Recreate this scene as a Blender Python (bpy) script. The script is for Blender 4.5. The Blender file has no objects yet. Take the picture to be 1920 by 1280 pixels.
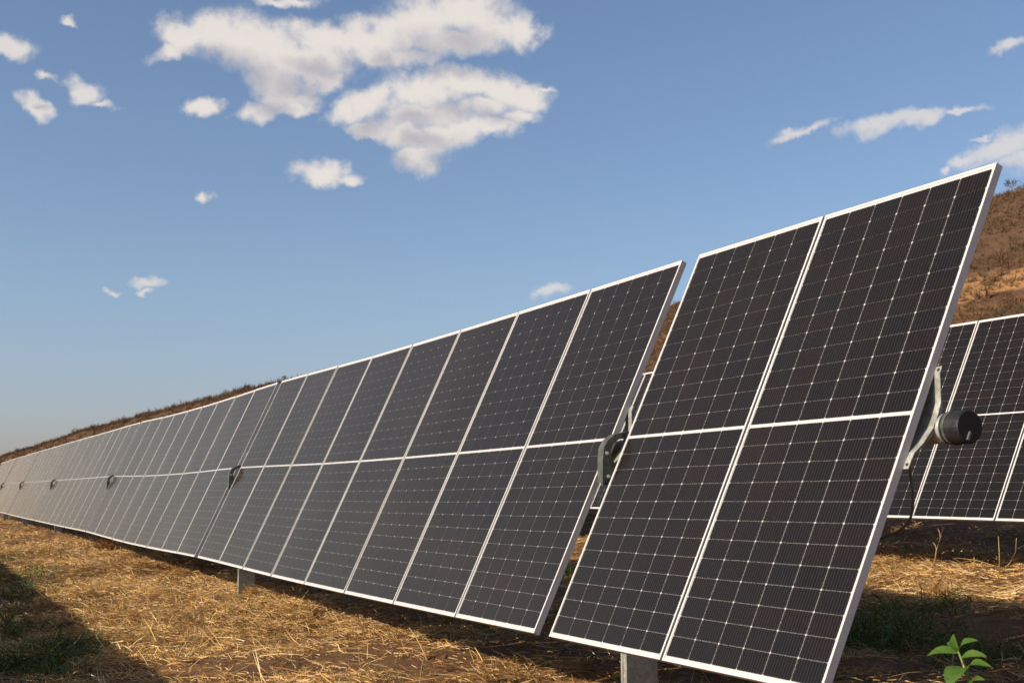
import bpy, math, random
import numpy as np
from mathutils import Matrix, Vector

R = math.radians
random.seed(7)
rng = np.random.default_rng(7)
sc = bpy.context.scene
col = sc.collection
ZO = 1.5                                   # heights below are measured from the front row's axis, 1.5 m above the ground

# ------------------------------------------------------------------ camera
F_PX = 2522.4                              # focal length in pixels of the 1920 px wide photograph
CAM = np.array([4.118, -3.529, -0.344])
CR = np.array([0.40614, 0.91381, 0.0])     # right
CD = np.array([-0.10801, 0.04801, -0.99299])   # down
CF = np.array([-0.90741, 0.40329, 0.11820])    # forward
cam_data = bpy.data.cameras.new("camera")
cam = bpy.data.objects.new("camera", cam_data)
col.objects.link(cam)
cam_data.sensor_width = 36.0
cam_data.lens = 36.0 * F_PX / 1920.0
cam_data.clip_start = 0.05
cam_data.clip_end = 12000.0
cam_data.dof.use_dof = True
cam_data.dof.focus_distance = 10.5
cam_data.dof.aperture_fstop = 6.3
m = Matrix.Identity(4)
for i in range(3):
    m[i][0] = CR[i]; m[i][1] = -CD[i]; m[i][2] = -CF[i]
    m[i][3] = CAM[i] + (ZO if i == 2 else 0)
cam.matrix_world = m
sc.camera = cam

# ------------------------------------------------------------------ sun, exposure
SUN = np.array([0.03, -2.15, 1.0]); SUN = SUN / np.linalg.norm(SUN)   # towards the sun
sun_el = math.asin(SUN[2]); sun_az = math.atan2(SUN[0], SUN[1])
sl = bpy.data.lights.new("sun", 'SUN')
sl.energy = 5.0; sl.angle = R(0.53); sl.color = (1.0, 0.885, 0.73)
so = bpy.data.objects.new("sun", sl); col.objects.link(so)
so.rotation_euler = Vector((-SUN[0], -SUN[1], -SUN[2])).to_track_quat('-Z', 'Y').to_euler()
so.location = (10, -20, 15)
vs = sc.view_settings
vs.view_transform = 'Standard'; vs.look = 'None'; vs.exposure = 0.55; vs.gamma = 1.0
sc.render.engine = 'CYCLES'
cy = sc.cycles
cy.max_bounces = 7; cy.diffuse_bounces = 3; cy.glossy_bounces = 3; cy.transmission_bounces = 2
cy.transparent_max_bounces = 4; cy.caustics_reflective = False; cy.caustics_refractive = False
cy.sample_clamp_indirect = 4.0
cy.use_denoising = True


def px_dir(px, py):
    return CR * ((px - 960) / F_PX) + CD * ((py - 640) / F_PX) + CF


# ------------------------------------------------------------------ world: physical sky with scattered cumulus
world = bpy.data.worlds.new("World"); sc.world = world; world.use_nodes = True
nt = world.node_tree; nt.nodes.clear()
N = nt.nodes.new; LK = nt.links.new


def vmath(tree, op, a, b=None, scale=None):
    n = tree.nodes.new('ShaderNodeVectorMath'); n.operation = op
    for i, v in enumerate((a, b)):
        if v is None: continue
        if isinstance(v, (tuple, list)): n.inputs[i].default_value = v
        else: tree.links.new(v, n.inputs[i])
    if scale is not None:
        if isinstance(scale, (int, float)): n.inputs['Scale'].default_value = scale
        else: tree.links.new(scale, n.inputs['Scale'])
    return n.outputs['Value'] if op in ('LENGTH', 'DOT_PRODUCT', 'DISTANCE') else n.outputs['Vector']


def fmath(tree, op, a, b=None, c=None, clamp=False):
    n = tree.nodes.new('ShaderNodeMath'); n.operation = op; n.use_clamp = clamp
    for i, v in enumerate((a, b, c)):
        if v is None: continue
        if isinstance(v, (int, float)): n.inputs[i].default_value = v
        else: tree.links.new(v, n.inputs[i])
    return n.outputs[0]


def maprange(tree, v, a, b, c, d, kind='SMOOTHSTEP'):
    n = tree.nodes.new('ShaderNodeMapRange'); n.interpolation_type = kind
    tree.links.new(v, n.inputs[0])
    for i, x in zip((1, 2, 3, 4), (a, b, c, d)): n.inputs[i].default_value = x
    return n.outputs[0]


def cmix(tree, fac, a, b, mode='MIX'):
    n = tree.nodes.new('ShaderNodeMix'); n.data_type = 'RGBA'; n.blend_type = mode
    if isinstance(fac, (int, float)): n.inputs[0].default_value = fac
    else: tree.links.new(fac, n.inputs[0])
    for i, v in ((6, a), (7, b)):
        if isinstance(v, (tuple, list)): n.inputs[i].default_value = (*v, 1) if len(v) == 3 else v
        else: tree.links.new(v, n.inputs[i])
    return n.outputs[2]


def noise(tree, vec, scale, detail=4.0, rough=0.55, kind='FBM', out='Fac', lac=2.0, dist=0.0):
    n = tree.nodes.new('ShaderNodeTexNoise'); n.noise_dimensions = '3D'
    n.inputs['Scale'].default_value = scale; n.inputs['Detail'].default_value = detail
    n.inputs['Roughness'].default_value = rough; n.inputs['Lacunarity'].default_value = lac
    n.inputs['Distortion'].default_value = dist
    if vec is not None: tree.links.new(vec, n.inputs['Vector'])
    return n.outputs[out]


# where the clouds stand in the sky: photo pixel, half sizes and slope of each puff, turned into azimuth and elevation
PUFFS = [
    (330, 100, 48, 16, -12), (355, 68, 52, 36, 0), (420, 72, 95, 46, 0), (490, 92, 105, 58, 8), (570, 112, 105, 52, 0),
    (520, 152, 75, 42, 15), (610, 78, 85, 34, 10), (690, 82, 85, 42, 0), (735, 62, 55, 38, 0), (800, 38, 85, 50, 0),
    (880, 28, 105, 46, 0), (935, 62, 70, 38, 0), (985, 62, 26, 42, -15), (850, 80, 110, 23, 0), (730, 106, 90, 22, -4),
    (540, 186, 62, 24, 0), (478, 214, 42, 20, -8), (555, 206, 40, 14, 0), (610, 150, 40, 22, 0),
    (860, 153, 78, 32, 0), (795, 172, 88, 36, 0), (705, 190, 80, 34, -12), (645, 205, 42, 26, -20), (930, 164, 74, 30, 12),
    (985, 182, 52, 26, 10), (1025, 178, 20, 9, 0), (800, 216, 100, 32, 0), (760, 258, 88, 32, 12), (690, 248, 50, 16, 8),
    (775, 300, 48, 28, 0), (850, 248, 78, 30, -10), (920, 236, 58, 24, -8), (970, 216, 42, 18, 0), (905, 198, 66, 26, 0),
    (606, 324, 52, 22, 4), (655, 334, 34, 11, 0), (378, 204, 30, 19, 0), (380, 370, 22, 9, 0),
    (204, 541, 25, 8, 0), (276, 529, 42, 11, 0), (272, 545, 26, 9, 0), (1034, 548, 50, 10, -6),
    (18, 86, 42, 20, 0), (82, 142, 24, 11, 12), (158, 168, 38, 22, 15), (192, 192, 40, 9, 6), (58, 196, 36, 18, 28),
    (122, 38, 22, 9, 0), (545, 4, 70, 11, 0), (1500, 250, 74, 12, -14), (1650, 232, 62, 19, -8), (1730, 224, 60, 17, -8),
    (1815, 209, 46, 10, -9), (1892, 84, 34, 12, -8), (1870, 276, 86, 26, -18), (1905, 300, 50, 22, -10),
    (1795, 300, 40, 12, -12), (1768, 322, 12, 12, 0), (1830, 256, 26, 5, 0),
]


def az_el(d):
    d = d / np.linalg.norm(d)
    return math.atan2(d[1], -d[0]), math.asin(d[2])


puffs = []
for (x, y, rx, ry, rt) in PUFFS:
    a, e = az_el(px_dir(x, y))
    puffs.append((a, e, rx / F_PX / math.cos(e), ry / F_PX, -R(rt)))
# the sky is cut into boxes of azimuth and elevation, so that a ray only weighs the puffs of the box it falls in;
# the same field of cumulus goes on round the horizon every sixth of the circle, with its own ragged detail
SECTOR = math.pi / 3; SECTOR0 = -0.13
BOXES = [(0, 235, -400, 235, .86), (262, 1075, -400, 395, .96), (1405, 2300, -400, 350, .72), (170, 330, 510, 565, .72), (965, 1100, 525, 572, .66)]
tc = N('ShaderNodeTexCoord')
sep = N('ShaderNodeSeparateXYZ'); LK(tc.outputs['Generated'], sep.inputs[0])
az_true = fmath(nt, 'ARCTAN2', sep.outputs[1], fmath(nt, 'MULTIPLY', sep.outputs[0], -1.0))
el = fmath(nt, 'ARCSINE', sep.outputs[2])
az = fmath(nt, 'WRAP', az_true, SECTOR0 + SECTOR, SECTOR0)
cb = N('ShaderNodeCombineXYZ'); LK(az, cb.inputs[0]); LK(el, cb.inputs[1])
ct = N('ShaderNodeCombineXYZ'); LK(az_true, ct.inputs[0]); LK(el, ct.inputs[1])
sky = N('ShaderNodeTexSky'); sky.sky_type = 'NISHITA'; sky.sun_disc = False
sky.sun_elevation = sun_el; sky.sun_rotation = sun_az
sky.altitude = 300.0; sky.air_density = 1.0; sky.dust_density = 1.6; sky.ozone_density = 2.6
SKY_STRENGTH = 0.093
low = maprange(nt, el, 0.0, 0.17, 1.0, 0.0)                        # dry season dust greys the air towards the horizon
airc = cmix(nt, low, (1.02, 0.978, 1.0), (0.97, 0.845, 0.965))
skyc = vmath(nt, 'SCALE', vmath(nt, 'MULTIPLY', sky.outputs[0], airc), scale=SKY_STRENGTH)
bg0 = N('ShaderNodeBackground'); LK(skyc, bg0.inputs[0])
surf = bg0.outputs[0]


def chain(vec, ps):
    acc = None
    for (a, e, sx, sy, rt) in ps:
        mp = N('ShaderNodeMapping'); mp.vector_type = 'TEXTURE'
        mp.inputs['Location'].default_value = (a, e, 0); mp.inputs['Rotation'].default_value = (0, 0, rt)
        mp.inputs['Scale'].default_value = (sx, sy, 1)
        src = vec
        if acc is not None:                # keeps the chain sequential, so that the shader stays small in memory
            ma = N('ShaderNodeVectorMath'); ma.operation = 'MULTIPLY_ADD'
            LK(acc, ma.inputs[0]); ma.inputs[1].default_value = (1e-7, 1e-7, 0); LK(vec, ma.inputs[2]); src = ma.outputs[0]
        LK(src, mp.inputs['Vector'])
        ln = vmath(nt, 'LENGTH', mp.outputs[0])
        thin = max(0.0, min(0.26, (15.0 / F_PX - sy) * F_PX / 15.0 * .5))      # the smallest puffs are faint wisps
        if thin > 0: ln = fmath(nt, 'ADD', ln, thin)
        acc = ln if acc is None else fmath(nt, 'SMOOTH_MIN', acc, ln, 0.18)
    return acc


for (bx0, bx1, by0, by1, dense) in BOXES:
    ps = [q for q, o in zip(puffs, PUFFS) if bx0 - 60 <= o[0] <= bx1 and by0 <= o[1] <= by1]
    cs = [az_el(px_dir(x, y)) for x in (bx0, bx1) for y in (by0, by1)]
    a0, a1 = max(min(c[0] for c in cs), SECTOR0), min(max(c[0] for c in cs), SECTOR0 + SECTOR)
    if bx0 == 0: a0 = SECTOR0 + .004
    e0, e1 = min(c[1] for c in cs), max(c[1] for c in cs)
    inside = fmath(nt, 'MULTIPLY', fmath(nt, 'LESS_THAN', fmath(nt, 'ABSOLUTE', fmath(nt, 'SUBTRACT', az, (a0 + a1) / 2)), (a1 - a0) / 2),
                   fmath(nt, 'LESS_THAN', fmath(nt, 'ABSOLUTE', fmath(nt, 'SUBTRACT', el, (e0 + e1) / 2)), (e1 - e0) / 2))
    w1 = vmath(nt, 'SUBTRACT', noise(nt, ct.outputs[0], 22.0, 2.0, 0.5, out='Color'), (0.5, 0.5, 0.5))
    w2 = vmath(nt, 'SUBTRACT', noise(nt, ct.outputs[0], 60.0, 5.0, 0.55, out='Color'), (0.5, 0.5, 0.5))
    Pw = vmath(nt, 'ADD', cb.outputs[0], vmath(nt, 'MULTIPLY', w1, (0.026, 0.014, 0.0)))
    Pw = vmath(nt, 'ADD', Pw, vmath(nt, 'MULTIPLY', w2, (0.026, 0.018, 0.0)))
    fine = fmath(nt, 'SUBTRACT', noise(nt, ct.outputs[0], 48.0, 8.0, 0.60), 0.5)
    body = fmath(nt, 'SUBTRACT', 1.30, chain(Pw, ps))
    den = fmath(nt, 'MULTIPLY_ADD', fine, 1.3, body)
    big_ps = sorted(ps, key=lambda q: -q[2] * q[3])[:18]
    up_ = vmath(nt, 'ADD', Pw, (0.005, 0.020, 0))          # how much cloud lies towards the sun from here
    den_up = fmath(nt, 'MULTIPLY_ADD', fine, 0.28, fmath(nt, 'SUBTRACT', 1.20, chain(up_, big_ps)))
    alpha = maprange(nt, den, 0.02, 0.88, 0.0, dense)
    self_sh = maprange(nt, den_up, 0.25, 1.20, 0.0, 1.0)
    thick = maprange(nt, den, 0.2, 1.1, 0.0, 1.0)
    ccol = cmix(nt, self_sh, (0.560, 0.520, 0.487), (0.345, 0.332, 0.355))
    ccol = cmix(nt, fmath(nt, 'MULTIPLY', fmath(nt, 'SUBTRACT', 1.0, thick), 0.35), ccol, (0.37, 0.38, 0.415))
    bgc = N('ShaderNodeBackground'); LK(cmix(nt, alpha, skyc, ccol), bgc.inputs[0])
    mxs = N('ShaderNodeMixShader'); LK(inside, mxs.inputs[0]); LK(surf, mxs.inputs[1]); LK(bgc.outputs[0], mxs.inputs[2])
    surf = mxs.outputs[0]
wo = N('ShaderNodeOutputWorld'); LK(surf, wo.inputs[0])
world.cycles.sampling_method = 'MANUAL'; world.cycles.sample_map_resolution = 512


# ------------------------------------------------------------------ materials
def new_mat(name, base=(0.5, 0.5, 0.5), rough=0.6, metal=0.0, spec=0.5):
    mt = bpy.data.materials.new(name); mt.use_nodes = True
    b = mt.node_tree.nodes['Principled BSDF']
    b.inputs['Base Color'].default_value = (*base, 1); b.inputs['Roughness'].default_value = rough
    b.inputs['Metallic'].default_value = metal; b.inputs['Specular IOR Level'].default_value = spec
    return mt, mt.node_tree, b


def obj_coord(t):
    return t.nodes.new('ShaderNodeTexCoord').outputs['Object']


def geo_pos(t):
    return t.nodes.new('ShaderNodeNewGeometry').outputs['Position']


def bump(t, b, h, dist, strength=1.0):
    n = t.nodes.new('ShaderNodeBump'); n.inputs['Distance'].default_value = dist; n.inputs['Strength'].default_value = strength
    t.links.new(h, n.inputs['Height']); t.links.new(n.outputs[0], b.inputs['Normal'])


def glassy(t, b):
    """the anti-reflective solar glass that covers cells and backing sheet: a thin film of pale dust, which hides more
    the longer the way through it, and a weak warm reflection"""
    b.inputs['Specular IOR Level'].default_value = 0.0
    ge = t.nodes.new('ShaderNodeNewGeometry')
    cs = fmath(t, 'MAXIMUM', fmath(t, 'ABSOLUTE', vmath(t, 'DOT_PRODUCT', ge.outputs['Incoming'], ge.outputs['Normal'])), 0.04)
    n_a = noise(t, ge.outputs['Position'], 0.9, 3.0, 0.6)
    n_b = noise(t, vmath(t, 'MULTIPLY', ge.outputs['Position'], (1.0, 0.12, 0.12)), 26.0, 4.0, 0.65)      # faint runs down the slope
    depth = fmath(t, 'MULTIPLY_ADD', n_a, 0.0050, fmath(t, 'MULTIPLY_ADD', n_b, 0.0036, DUST - 0.0043))
    fac = fmath(t, 'SUBTRACT', 1.0, fmath(t, 'EXPONENT', fmath(t, 'DIVIDE', fmath(t, 'MULTIPLY', fmath(t, 'MAXIMUM', depth, 0.0006), -1.0), fmath(t, 'POWER', cs, 1.6))))
    df = t.nodes.new('ShaderNodeBsdfDiffuse'); df.inputs['Color'].default_value = (0.42, 0.335, 0.25, 1)
    m0 = t.nodes.new('ShaderNodeMixShader'); t.links.new(fac, m0.inputs[0]); t.links.new(b.outputs[0], m0.inputs[1]); t.links.new(df.outputs[0], m0.inputs[2])
    fn = t.nodes.new('ShaderNodeFresnel'); fn.inputs['IOR'].default_value = 1.37
    gl = t.nodes.new('ShaderNodeBsdfGlossy'); gl.inputs['Color'].default_value = (0.96, 0.745, 0.565, 1); gl.inputs['Roughness'].default_value = 0.17
    mx_ = t.nodes.new('ShaderNodeMixShader'); t.links.new(fn.outputs[0], mx_.inputs[0])
    t.links.new(m0.outputs[0], mx_.inputs[1]); t.links.new(gl.outputs[0], mx_.inputs[2])
    t.links.new(mx_.outputs[0], t.nodes['Material Output'].inputs[0])


DUST = 0.0031
# photovoltaic cell: dark silicon, fine busbars, slight tint from cell to cell
M_CELL, t, b = new_mat("photovoltaic_cell", rough=0.45, spec=0.3)
glassy(t, b)
uv = t.nodes.new('ShaderNodeUVMap'); uv.uv_map = 'UVMap'
s3 = t.nodes.new('ShaderNodeSeparateXYZ'); t.links.new(uv.outputs[0], s3.inputs[0])
fr = fmath(t, 'FRACT', fmath(t, 'MULTIPLY', s3.outputs[0], 10.0))
bar = maprange(t, fmath(t, 'ABSOLUTE', fmath(t, 'SUBTRACT', fr, 0.5)), 0.025, 0.075, 1.0, 0.0)
pad = maprange(t, fmath(t, 'ABSOLUTE', fmath(t, 'SUBTRACT', s3.outputs[1], 0.5)), 0.44, 0.47, 0.0, 1.0)
barw = fmath(t, 'MULTIPLY', bar, fmath(t, 'ADD', 0.17, fmath(t, 'MULTIPLY', pad, 0.12)))
at = t.nodes.new('ShaderNodeAttribute'); at.attribute_name = 'tint'
oi = t.nodes.new('ShaderNodeObjectInfo')
rnd = fmath(t, 'FRACT', fmath(t, 'ADD', at.outputs['Fac'], oi.outputs['Random']))
cr = t.nodes.new('ShaderNodeValToRGB'); t.links.new(rnd, cr.inputs[0])
el_ = cr.color_ramp.elements
el_[0].position = 0.0; el_[0].color = (0.0043, 0.0032, 0.0036, 1)
el_[1].position = 1.0; el_[1].color = (0.0037, 0.0035, 0.0049, 1)
for p, c in ((0.3, (0.0048, 0.0036, 0.0038, 1)), (0.55, (0.0063, 0.0037, 0.0036, 1)), (0.75, (0.0048, 0.0037, 0.0038, 1))):
    e_ = el_.new(p); e_.color = c
speck = noise(t, obj_coord(t), 420.0, 2.0, 0.5)
speck = maprange(t, speck, 0.70, 0.78, 0.0, 0.10)
cc = cmix(t, barw, cr.outputs[0], (0.17, 0.165, 0.165))
cc = cmix(t, speck, cc, (0.25, 0.23, 0.20))
t.links.new(cc, b.inputs['Base Color'])

M_SHEET, t, b = new_mat("white_backing_sheet", (0.43, 0.42, 0.415), 0.5)
glassy(t, b)

# anodised aluminium frame, slightly dusty
M_FRAME, t, b = new_mat("anodised_aluminium", (0.74, 0.71, 0.66), 0.5, 0.05)
n1 = noise(t, geo_pos(t), 6.0, 5.0, 0.6)
n2 = noise(t, geo_pos(t), 60.0, 3.0, 0.6)
dirt = maprange(t, fmath(t, 'ADD', fmath(t, 'MULTIPLY', n1, 0.6), fmath(t, 'MULTIPLY', n2, 0.4)), 0.46, 0.66, 0.0, 0.45)
t.links.new(cmix(t, dirt, (0.56, 0.535, 0.50), (0.43, 0.375, 0.31)), b.inputs['Base Color'])

# hot dip galvanised steel
M_GALV, t, b = new_mat("galvanised_steel", (0.4, 0.41, 0.4), 0.5, 0.45)
vo = t.nodes.new('ShaderNodeTexVoronoi'); vo.inputs['Scale'].default_value = 55.0
t.links.new(geo_pos(t), vo.inputs['Vector'])
g1 = noise(t, geo_pos(t), 9.0, 5.0, 0.6)
gf = fmath(t, 'ADD', fmath(t, 'MULTIPLY', vo.outputs['Color'], 0.35), fmath(t, 'MULTIPLY', g1, 0.65))
t.links.new(cmix(t, maprange(t, gf, 0.3, 0.7, 0, 1), (0.27, 0.275, 0.24), (0.42, 0.42, 0.37)), b.inputs['Base Color'])
t.links.new(maprange(t, g1, 0.3, 0.7, 0.40, 0.60), b.inputs['Roughness'])

M_CAST, t, b = new_mat("shaded_zinc", (0.09, 0.095, 0.08), 0.42, 0.25)  # zinc darkened in colour, standing in for shade on housings and clamp band
g2 = noise(t, geo_pos(t), 30.0, 5.0, 0.6)
t.links.new(cmix(t, maprange(t, g2, 0.35, 0.7, 0, 1), (0.055, 0.060, 0.048), (0.12, 0.125, 0.105)), b.inputs['Base Color'])
M_CAP, t, b = new_mat("black_plastic", (0.012, 0.011, 0.011), 0.45)
t.links.new(maprange(t, noise(t, obj_coord(t), 40.0, 3.0), 0.3, 0.7, 0.35, 0.6), b.inputs['Roughness'])
M_CABLE, t, b = new_mat("grey_cable", (0.10, 0.10, 0.095), 0.5)
t.links.new(cmix(t, noise(t, geo_pos(t), 14.0, 3.0), (0.03, 0.03, 0.03), (0.20, 0.19, 0.17)), b.inputs['Base Color'])

# soil with trampled chaff
M_GROUND, t, b = new_mat("dry_soil", rough=0.95, spec=0.15)
gp = geo_pos(t)
st = vmath(t, 'MULTIPLY', gp, (1.0, 1.0, 1.0))
big = noise(t, gp, 0.55, 4.0, 0.55)
mid = noise(t, gp, 5.0, 6.0, 0.65)
fin = noise(t, gp, 48.0, 6.0, 0.70)
chaff = noise(t, vmath(t, 'MULTIPLY', gp, (1.0, 0.35, 1.0)), 95.0, 4.0, 0.7, dist=1.2)
soil = cmix(t, maprange(t, mid, 0.3, 0.7, 0, 1), (0.068, 0.030, 0.015), (0.155, 0.074, 0.036))
soil = cmix(t, maprange(t, fin, 0.35, 0.75, 0, 0.6), soil, (0.165, 0.09, 0.047))
cover = fmath(t, 'ADD', fmath(t, 'MULTIPLY', big, 0.55), fmath(t, 'MULTIPLY', chaff, 0.75))
soil = cmix(t, maprange(t, cover, 0.60, 0.84, 0, 0.85), soil, (0.36, 0.20, 0.072))
t.links.new(soil, b.inputs['Base Color'])
hh = fmath(t, 'ADD', fmath(t, 'MULTIPLY', fin, 0.5), fmath(t, 'ADD', fmath(t, 'MULTIPLY', mid, 0.9), fmath(t, 'MULTIPLY', chaff, 0.5)))
bump(t, b, hh, 0.03, 0.8)

# hillside soil: red brown earth with washed out orange cuts
M_HILL, t, b = new_mat("hillside_earth", rough=0.95, spec=0.1)
gp = geo_pos(t)
h1 = noise(t, gp, 0.022, 5.0, 0.6)
h2 = noise(t, gp, 0.16, 6.0, 0.65)
h3 = noise(t, vmath(t, 'MULTIPLY', gp, (0.5, 0.5, 2.2)), 0.06, 6.0, 0.6)
hc = cmix(t, maprange(t, h2, 0.3, 0.7, 0, 1), (0.074, 0.041, 0.024), (0.112, 0.061, 0.035))
hc = cmix(t, maprange(t, h1, 0.4, 0.65, 0, 0.5), hc, (0.088, 0.056, 0.029))
hc = cmix(t, maprange(t, h3, 0.61, 0.70, 0, 0.8), hc, (0.24, 0.115, 0.046))
CUTS = [(-127.0, 117.0, 8.0), (-124.0, 119.5, 8.0), (-126.5, 124.0, 7.0)]      # washed out earth on the slope (x, y, radius)
for (cx_, cy_, cr_) in CUTS:
    dd_ = vmath(t, 'LENGTH', vmath(t, 'MULTIPLY', vmath(t, 'SUBTRACT', gp, (cx_, cy_, 0)), (1 / cr_ * .8, 1 / cr_ * 1.5, 0)))
    mk_ = maprange(t, fmath(t, 'MULTIPLY_ADD', h2, 2.4, fmath(t, 'SUBTRACT', 0.0, dd_)), 0.1, 0.6, 0, 0.9)
    hc = cmix(t, mk_, hc, (0.30, 0.155, 0.062))
t.links.new(hc, b.inputs['Base Color'])
bump(t, b, h2, 3.0, 0.6)


def leafy_mat(name, attr, rough=0.7, translucent=0.25, spec=0.25):
    mt, t, b = new_mat(name, rough=rough, spec=spec)
    a = t.nodes.new('ShaderNodeAttribute'); a.attribute_name = attr
    t.links.new(a.outputs['Color'], b.inputs['Base Color'])
    if translucent > 0:
        tr = t.nodes.new('ShaderNodeBsdfTranslucent'); t.links.new(a.outputs['Color'], tr.inputs['Color'])
        mx = t.nodes.new('ShaderNodeMixShader'); mx.inputs[0].default_value = translucent
        out = t.nodes['Material Output']
        t.links.new(b.outputs[0], mx.inputs[1]); t.links.new(tr.outputs[0], mx.inputs[2]); t.links.new(mx.outputs[0], out.inputs[0])
    return mt


M_STRAW = leafy_mat("straw", "tone", 0.6, 0.22, 0.35)
M_GRASS = leafy_mat("grass_blade", "tone", 0.5, 0.30, 0.4)
M_SCRUB = leafy_mat("bare_twigs", "tone", 0.9, 0.10, 0.1)
M_LEAF, t, b = new_mat("weed_leaf", (0.17, 0.32, 0.035), 0.45)
lv = noise(t, obj_coord(t), 30.0, 4.0, 0.6)
t.links.new(cmix(t, maprange(t, lv, 0.3, 0.7, 0, 1), (0.048, 0.112, 0.014), (0.095, 0.17, 0.026)), b.inputs['Base Color'])
tr = t.nodes.new('ShaderNodeBsdfTranslucent'); tr.inputs[0].default_value = (0.15, 0.27, 0.02, 1)
mx = t.nodes.new('ShaderNodeMixShader'); mx.inputs[0].default_value = 0.35
t.links.new(b.outputs[0], mx.inputs[1]); t.links.new(tr.outputs[0], mx.inputs[2]); t.links.new(mx.outputs[0], t.nodes['Material Output'].inputs[0])
M_STEM, t, b = new_mat("weed_stem", (0.15, 0.20, 0.04), 0.6)
t.links.new(cmix(t, noise(t, obj_coord(t), 20.0), (0.12, 0.19, 0.04), (0.22, 0.20, 0.06)), b.inputs['Base Color'])
M_BARK, t, b = new_mat("grey_bark", (0.12, 0.09, 0.07), 0.9)
t.links.new(cmix(t, noise(t, obj_coord(t), 8.0, 4.0), (0.07, 0.05, 0.04), (0.17, 0.13, 0.10)), b.inputs['Base Color'])


# ------------------------------------------------------------------ mesh helpers
def link(name, me, mat=None, parent=None, label=None, cat=None, group=None, kind=None):
    if mat is not None and not me.materials: me.materials.append(mat)
    o = bpy.data.objects.new(name, me); col.objects.link(o)
    if parent is not None: o.parent = parent
    for k, v in (('label', label), ('category', cat), ('group', group), ('kind', kind)):
        if v: o[k] = v
    return o


def empty(name, loc, label, cat, group=None):
    o = bpy.data.objects.new(name, None); col.objects.link(o); o.location = loc
    o.empty_display_size = 0.2
    o['label'] = label; o['category'] = cat
    if group: o['group'] = group
    return o


def pydata(name, v, f, smooth=False):
    me = bpy.data.meshes.new(name); me.from_pydata([tuple(map(float, p)) for p in v], [], f)
    if smooth: me.shade_smooth()
    me.update(); return me


def fast_mesh(name, verts, faces, colors=None):
    """verts (n,3), faces (m,k) numpy; colors per vertex (n,3)"""
    me = bpy.data.meshes.new(name)
    nv, (nf, k) = len(verts), faces.shape
    me.vertices.add(nv); me.vertices.foreach_set('co', np.ascontiguousarray(verts, dtype=np.float32).ravel())
    me.loops.add(nf * k); me.loops.foreach_set('vertex_index', np.ascontiguousarray(faces, dtype=np.int32).ravel())
    me.polygons.add(nf); me.polygons.foreach_set('loop_start', np.arange(0, nf * k, k, dtype=np.int32))
    me.update(calc_edges=True)
    if colors is not None:
        ca = me.attributes.new('tone', 'FLOAT_COLOR', 'POINT')
        c4 = np.ones((nv, 4), np.float32); c4[:, :3] = colors
        ca.data.foreach_set('color', c4.ravel())
    return me


class Soup:
    def __init__(s): s.v = []; s.f = []

    def add(s, v, f):
        o = len(s.v); s.v += [tuple(p) for p in v]; s.f += [tuple(i + o for i in q) for q in f]

    def box(s, x0, x1, y0, y1, z0, z1):
        v = [(x, y, z) for x in (x0, x1) for y in (y0, y1) for z in (z0, z1)]
        s.add(v, [(0, 1, 3, 2), (4, 6, 7, 5), (0, 4, 5, 1), (2, 3, 7, 6), (0, 2, 6, 4), (1, 5, 7, 3)])

    def tube(s, pts, rad, n=8, cap=True):
        pts = [Vector(p) for p in pts]
        rad = [rad] * len(pts) if isinstance(rad, (int, float)) else rad
        v, f = [], []
        for i, p in enumerate(pts):
            d = (pts[min(i + 1, len(pts) - 1)] - pts[max(i - 1, 0)]).normalized()
            ref = Vector((0, 0, 1)) if abs(d.z) < 0.9 else Vector((1, 0, 0))
            a = d.cross(ref).normalized(); bb = d.cross(a)
            for k in range(n):
                q = 2 * math.pi * k / n
                v.append(p + (a * math.cos(q) + bb * math.sin(q)) * rad[i])
        for i in range(len(pts) - 1):
            for k in range(n):
                f.append((i * n + k, i * n + (k + 1) % n, (i + 1) * n + (k + 1) % n, (i + 1) * n + k))
        if cap:
            f.append(tuple(range(n))[::-1]); f.append(tuple((len(pts) - 1) * n + k for k in range(n)))
        s.add(v, f)

    def prism(s, outline, x0, x1):
        """polygon in (y,z) pushed along x"""
        n = len(outline)
        v = [(x0, y, z) for y, z in outline] + [(x1, y, z) for y, z in outline]
        f = [tuple(range(n)), tuple(range(2 * n - 1, n - 1, -1))] + [(i, i + n, (i + 1) % n + n, (i + 1) % n) for i in range(n)]
        s.add(v, f)

    def mesh(s, name, smooth=False): return pydata(name, s.v, s.f, smooth)


# ------------------------------------------------------------------ terrain shape
def hash2(ix, iy, seed):
    h = (ix.astype(np.int64) * 374761393 + iy.astype(np.int64) * 668265263 + seed * 1442695041) & 0x7fffffff
    h = ((h ^ (h >> 13)) * 1274126177) & 0x7fffffff
    return ((h ^ (h >> 16)) & 0xffff) / 65535.0


def vnoise(x, y, seed=0):
    x = np.asarray(x, float); y = np.asarray(y, float)
    ix, iy = np.floor(x), np.floor(y); fx, fy = x - ix, y - iy
    fx = fx * fx * (3 - 2 * fx); fy = fy * fy * (3 - 2 * fy)
    a, b_, c, d = hash2(ix, iy, seed), hash2(ix + 1, iy, seed), hash2(ix, iy + 1, seed), hash2(ix + 1, iy + 1, seed)
    return (a * (1 - fx) + b_ * fx) * (1 - fy) + (c * (1 - fx) + d * fx) * fy - 0.5


def fbm(x, y, f, o=4, seed=0):
    s = 0; a = 1.0
    for k in range(o): s = s + a * vnoise(np.asarray(x) * f, np.asarray(y) * f, seed + k); f *= 2.03; a *= 0.5
    return s


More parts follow.
